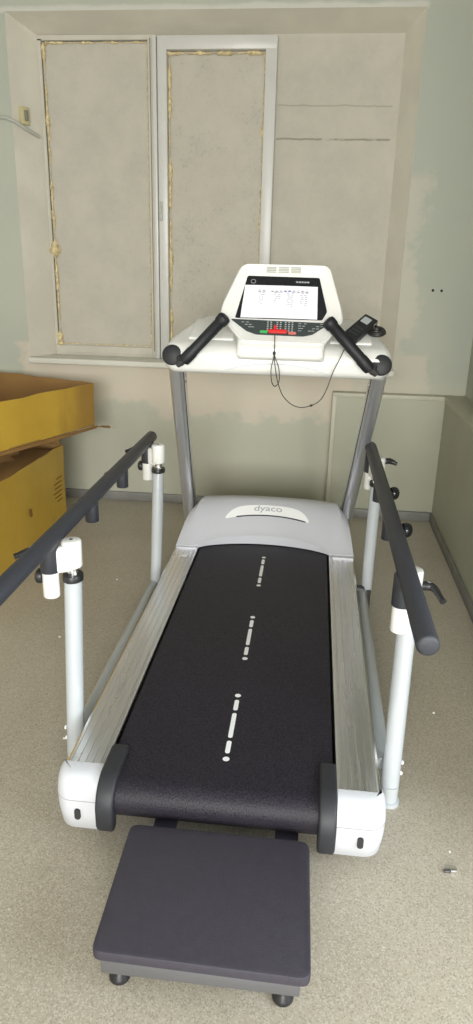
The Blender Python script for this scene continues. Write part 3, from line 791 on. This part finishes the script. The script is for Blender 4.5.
for y in (2.028, 2.395):
    socket(-.668, y, LR, .078); socket(.259, y, RR, .078)
    for x, s, par in ((.259, 1, RR), (-.668, -1, LR)):
        bm = B(); cyl(bm, (x+s*.015, y, .655), (x+s*.04, y, .655), .006, 10)
        lathe(bm, (x+s*.032, y, .655), (s, 0, 0), [(.0, .009), (.004, .017), (.011, .022), (.019, .0235), (.027, .022), (.034, .017), (.038, .007)], 20); obj('ball_knob', bm, 'glossblack', par)
# foot plates and lower side beams
def side_beam(x, ya, yb, z, zb2, r=.021):
    bm = B(); cyl(bm, (x, ya, z), (x, yb, zb2), r, 22, .003); b_ = obj('side_beam', bm, 'whitemet', TR, smooth=50)
    for y in (ya+.03, yb-.03):
        bm = B(); lathe(bm, (x+(r*.9 if x > 0 else -r*.9), y, z), ((1 if x > 0 else -1), 0, 0), [(0, .006), (.005, .006), (.007, .003)], 10)
        obj('bolt', bm, 'mark', b_)
side_beam(.262, 1.66, 2.76, .085, .10); side_beam(-.625, 1.66, 2.76, .085, .10)
for x, y in ((.280, 1.612), (-.621, 1.633)):
    bm = B(); lathe(bm, (x, y, 0), (0, 0, 1), [(0, .026), (.010, .026), (.013, .022)], 24, sx=1.15, sy=1.15); cyl(bm, (x, y, .01), (x, y, .06), .024, 20); o = obj('foot_plate', bm, 'whitemet', TR)
    for z in (.10, .135):
        bm = B(); lathe(bm, (x+(.023 if x > 0 else -.023), y, z), ((1 if x > 0 else -1), 0, 0), [(0, .006), (.004, .006), (.006, .003)], 10)
        obj('bolt', bm, 'mark', o)
for x, y in ((.283, 2.74), (-.613, 2.70)):
    bm = B(); s = 1 if x > 0 else -1; bx(bm, (x-s*.075, y-.02, .085), (x-s*.01, y+.02, .125), .004); cyl(bm, (x, y, 0), (x, y, .11), .018, 16); obj('post_bracket', bm, 'darkmetal', TR)

# ------------------------------------------------------------------ step
ST = thing('step_platform', 'low step with dark ribbed rubber top standing behind the treadmill belt', 'step', (-.15, 1.13, 0))
bm = B(); q = [(-.362, .957), (.064, .953), (.057, 1.288), (-.366, 1.288)]
ol = rounded(q, .022, 5)
rings(bm, [[((x+.152)*k-.152, (y-1.12)*k2+1.12, z) for x, y in ol] for z, k, k2 in ((.122, .985, .98), (.125, 1, 1), (.140, 1, 1), (.1455, .992, .99), (.147, .975, .97))])
obj('top_pad', bm, 'pad', ST, smooth=40)
bm = B(); 
for y in (.980, 1.25): bx(bm, (-.345, y-.018, .084), (.045, y+.018, .119), .003)
for x in (-.325, .025): bx(bm, (x-.015, .97, .085), (x+.015, 1.266, .118), .003)
bx(bm, (-.34, .98, .115), (.04, 1.26, .124), .001)
obj('frame', bm, 'greymetal', ST)
for x, y in ((-.325, 1.022), (.014, 1.020), (-.322, 1.24), (.015, 1.24)):
    bm = B(); cyl(bm, (x, y, .02), (x, y, .082), .010, 14); lg = obj('leg', bm, 'greymetal', ST)
    bm = B(); lathe(bm, (x, y, 0), (0, 0, 1), [(0, .021), (.003, .0225), (.012, .021), (.020, .014), (.026, .012)], 22); obj('rubber_foot', bm, 'black', lg)
for x in (-.29, .01):
    bm = B(); bx(bm, (x-.035, 1.25, .086), (x+.022, 1.40, .094), .002); obj('bracket', bm, 'pad', ST)

# ------------------------------------------------------------------ loose things
# sheet of paper on the console
bm = B(); pq = [(-.270, .021), (-.262, .150), (.002, .149), (.006, .021)]
n = 8; rows = []
for k in range(n+1):
    f_ = k/n; a = Vector((*pq[0], 0))*(1-f_)+Vector((*pq[3], 0))*f_; b = Vector((*pq[1], 0))*(1-f_)+Vector((*pq[2], 0))*f_
    rows.append([cp_(a.x+(b.x-a.x)*g/6, a.y+(b.y-a.y)*g/6, .0085-.003*(g/6)+.002*math.sin(f_*PI)+.0015*math.sin(g)) for g in range(7)])
fr = [[bm.verts.new(p) for p in r] for r in rows]; bk = [[bm.verts.new(p-PN*.0006) for p in r] for r in rows]
for L_ in (fr, bk):
    for i in range(n):
        for g in range(6): bm.faces.new((L_[i][g], L_[i+1][g], L_[i+1][g+1], L_[i][g+1]))
for i in range(n):
    for g in (0, 6): bm.faces.new((fr[i][g], fr[i+1][g], bk[i+1][g], bk[i][g]))
for g in range(6):
    for i in (0, n): bm.faces.new((fr[i][g], fr[i][g+1], bk[i][g+1], bk[i][g]))
def pen(x, y, w_, h, mi):
    quad(bm, [cp_(x+dx, y+dy, .0112) for dx, dy in ((0, 0), (w_, 0), (w_, h), (0, h))], mi)
for k, x in enumerate((-.205, -.150, -.138, -.105, -.092, -.056, -.042, -.195)):
    hgt = (.055, .045, .03, .05, .06, .045, .05, .04)[k]
    for g in range(int(hgt/.007)):
        pen(x+random.uniform(-.004, .003), .118-g*.0075, random.uniform(.004, .010), .0018, 1)
for k in range(12):
    x = -.212+.0155*k
    if k in (2,): continue
    pen(x, .122+random.uniform(-.002, .002), .011, .0035, 2 if k in (6, 7) else 1); pen(x+.002, .128, .006, .0016, 1)
tag(obj('paper_sheet', bm, ['paper', 'ink', 'inkblue'], smooth=60), 'white sheet of paper with handwritten columns leaning on the treadmill display', 'paper')
# safety key and its cord
t = thing('safety_lanyard', 'red safety key with thin black cord hanging from the treadmill console', 'safety key', tuple(cp_(-.135, -.03, .004)))
bm = B()
prism(bm, [cp_(x, y, .0052) for x, y in rrect(-.166, -.098, -.037, -.024, .006, 4)], PN*.012, bev=.002)
prism(bm, [cp_(x, y, .008) for x, y in rrect(-.146, -.136, -.026, -.008, .004, 3)], PN*.008)
obj('key', bm, 'red', t, label='red key')
cz = [(-.140, 2.548, 1.168), (-.139, 2.543, 1.150), (-.139, 2.545, 1.120), (-.140, 2.546, 1.092), (-.149, 2.56, 1.050), (-.146, 2.565, 1.003), (-.133, 2.565, .985), (-.119, 2.565, 1.005), (-.121, 2.56, 1.05), (-.136, 2.547, 1.092), (-.139, 2.544, 1.105),
      (-.138, 2.546, 1.085), (-.130, 2.56, 1.03), (-.118, 2.566, .985), (-.098, 2.57, .945), (-.060, 2.575, .915), (-.018, 2.575, .912), (.030, 2.575, .935), (.055, 2.575, .98), (.073, 2.578, 1.04), (.095, 2.582, 1.09), (.110, 2.588, 1.127), (.122, 2.61, 1.150)]
bm = B(); tube(bm, smooth_pts(cz, 6), .0017, 7); lathe(bm, (-.139, 2.543, 1.10), (0, 0, 1), [(0, .003), (.002, .005), (.010, .005), (.012, .003)], 8)
lathe(bm, (-.002, 2.575, .917), (1, 0, .3), [(0, .002), (.002, .004), (.008, .004), (.010, .002)], 8)
obj('cord', bm, 'cord', t)
# handheld controller standing on the right of the tray
t = thing('handheld_meter', 'black handheld device with grey screen propped on the right of the tray', 'handheld device', (.15, 2.70, 1.14))
A = Vector((.130, 2.690, 1.145)); Bv = Vector((.208, 2.770, 1.207)); dv = (Bv-A).normalized()
nrm = Vector((-.25, -.75, .45)); nrm = (nrm-dv*nrm.dot(dv)).normalized(); sv = dv.cross(nrm)
if sv.x < 0: sv = -sv
Ld = (Bv-A).length
def dvp(x, y, n): return A+sv*x+dv*y+nrm*n
bm = B(); prism(bm, [dvp(x, y, 0) for x, y in rrect(-.030, .030, -.004, Ld+.004, .006, 3)], nrm*.024, bev=.003)
SCR = B(); prism(SCR, [dvp(x, y, .0235) for x, y in rrect(-.020, .012, Ld-.042, Ld-.010, .002, 2)], nrm*.0015)
for k in range(3):
    for g in range(3): prism(bm, [dvp(x, y, .0235) for x, y in rrect(-.018+.013*k, -.008+.013*k, .015+.018*g, .024+.018*g, .002, 2)], nrm*.002, 1)
obj('casing', bm, ['black', 'keypad'], t); obj('screen', SCR, 'lcd', t)
bm = B(); lathe(bm, dvp(.029, Ld-.012, .010), sv, [(-.006, .012), (.002, .012), (.004, .006)], 12); obj('connector', bm, 'chrome', t)
# black strap coil
bm = B(); pts = []
for k in range(40):
    a = 2*PI*k/40*2; pts.append((.232+.028*math.cos(a)*(1-.1*k/40), 2.748+.030*math.sin(a), 1.170+.0003*k+.010*math.sin(a)))
tube(bm, pts, .0075, 8)
tag(obj('coiled_cable', bm, 'cord'), 'small coil of black cable lying behind the handheld device', 'cable')
# metal plug on the floor
t = thing('metal_plug', 'small metal cable plug lying on the floor at right', 'plug', (.41, 1.383, 0))
bm = B(); lathe(bm, (.409, 1.384, .0058), (1, .12, 0), [(0, .004), (.001, .0056), (.015, .0056), (.016, .004)], 14); obj('barrel', bm, 'chrome', t)
bm = B(); lathe(bm, (.394, 1.3825, .0048), (1, .12, 0), [(0, .003), (.001, .0038), (.016, .0038)], 12); obj('tip', bm, 'darkmetal', t)
# crumbs of plaster on the floor
for k, (x, y, r_) in enumerate(((.47, 2.05, .004), (-.70, 1.75, .004), (-.80, 2.1, .003), (.42, 1.45, .003), (-.93, 2.35, .004), (-.85, 2.9, .004))):
    bm = B(); bmesh.ops.create_icosphere(bm, subdivisions=1, radius=r_)
    for v in bm.verts: v.co = Vector((v.co.x*random.uniform(.8, 1.5)+x, v.co.y*random.uniform(.8, 1.3)+y, max(0, v.co.z*.8+r_*.5)))
    tag(obj('plaster_crumb', bm, 'mark'), 'tiny white plaster crumb lying on the speckled floor', 'crumb', 'plaster crumbs on the floor')
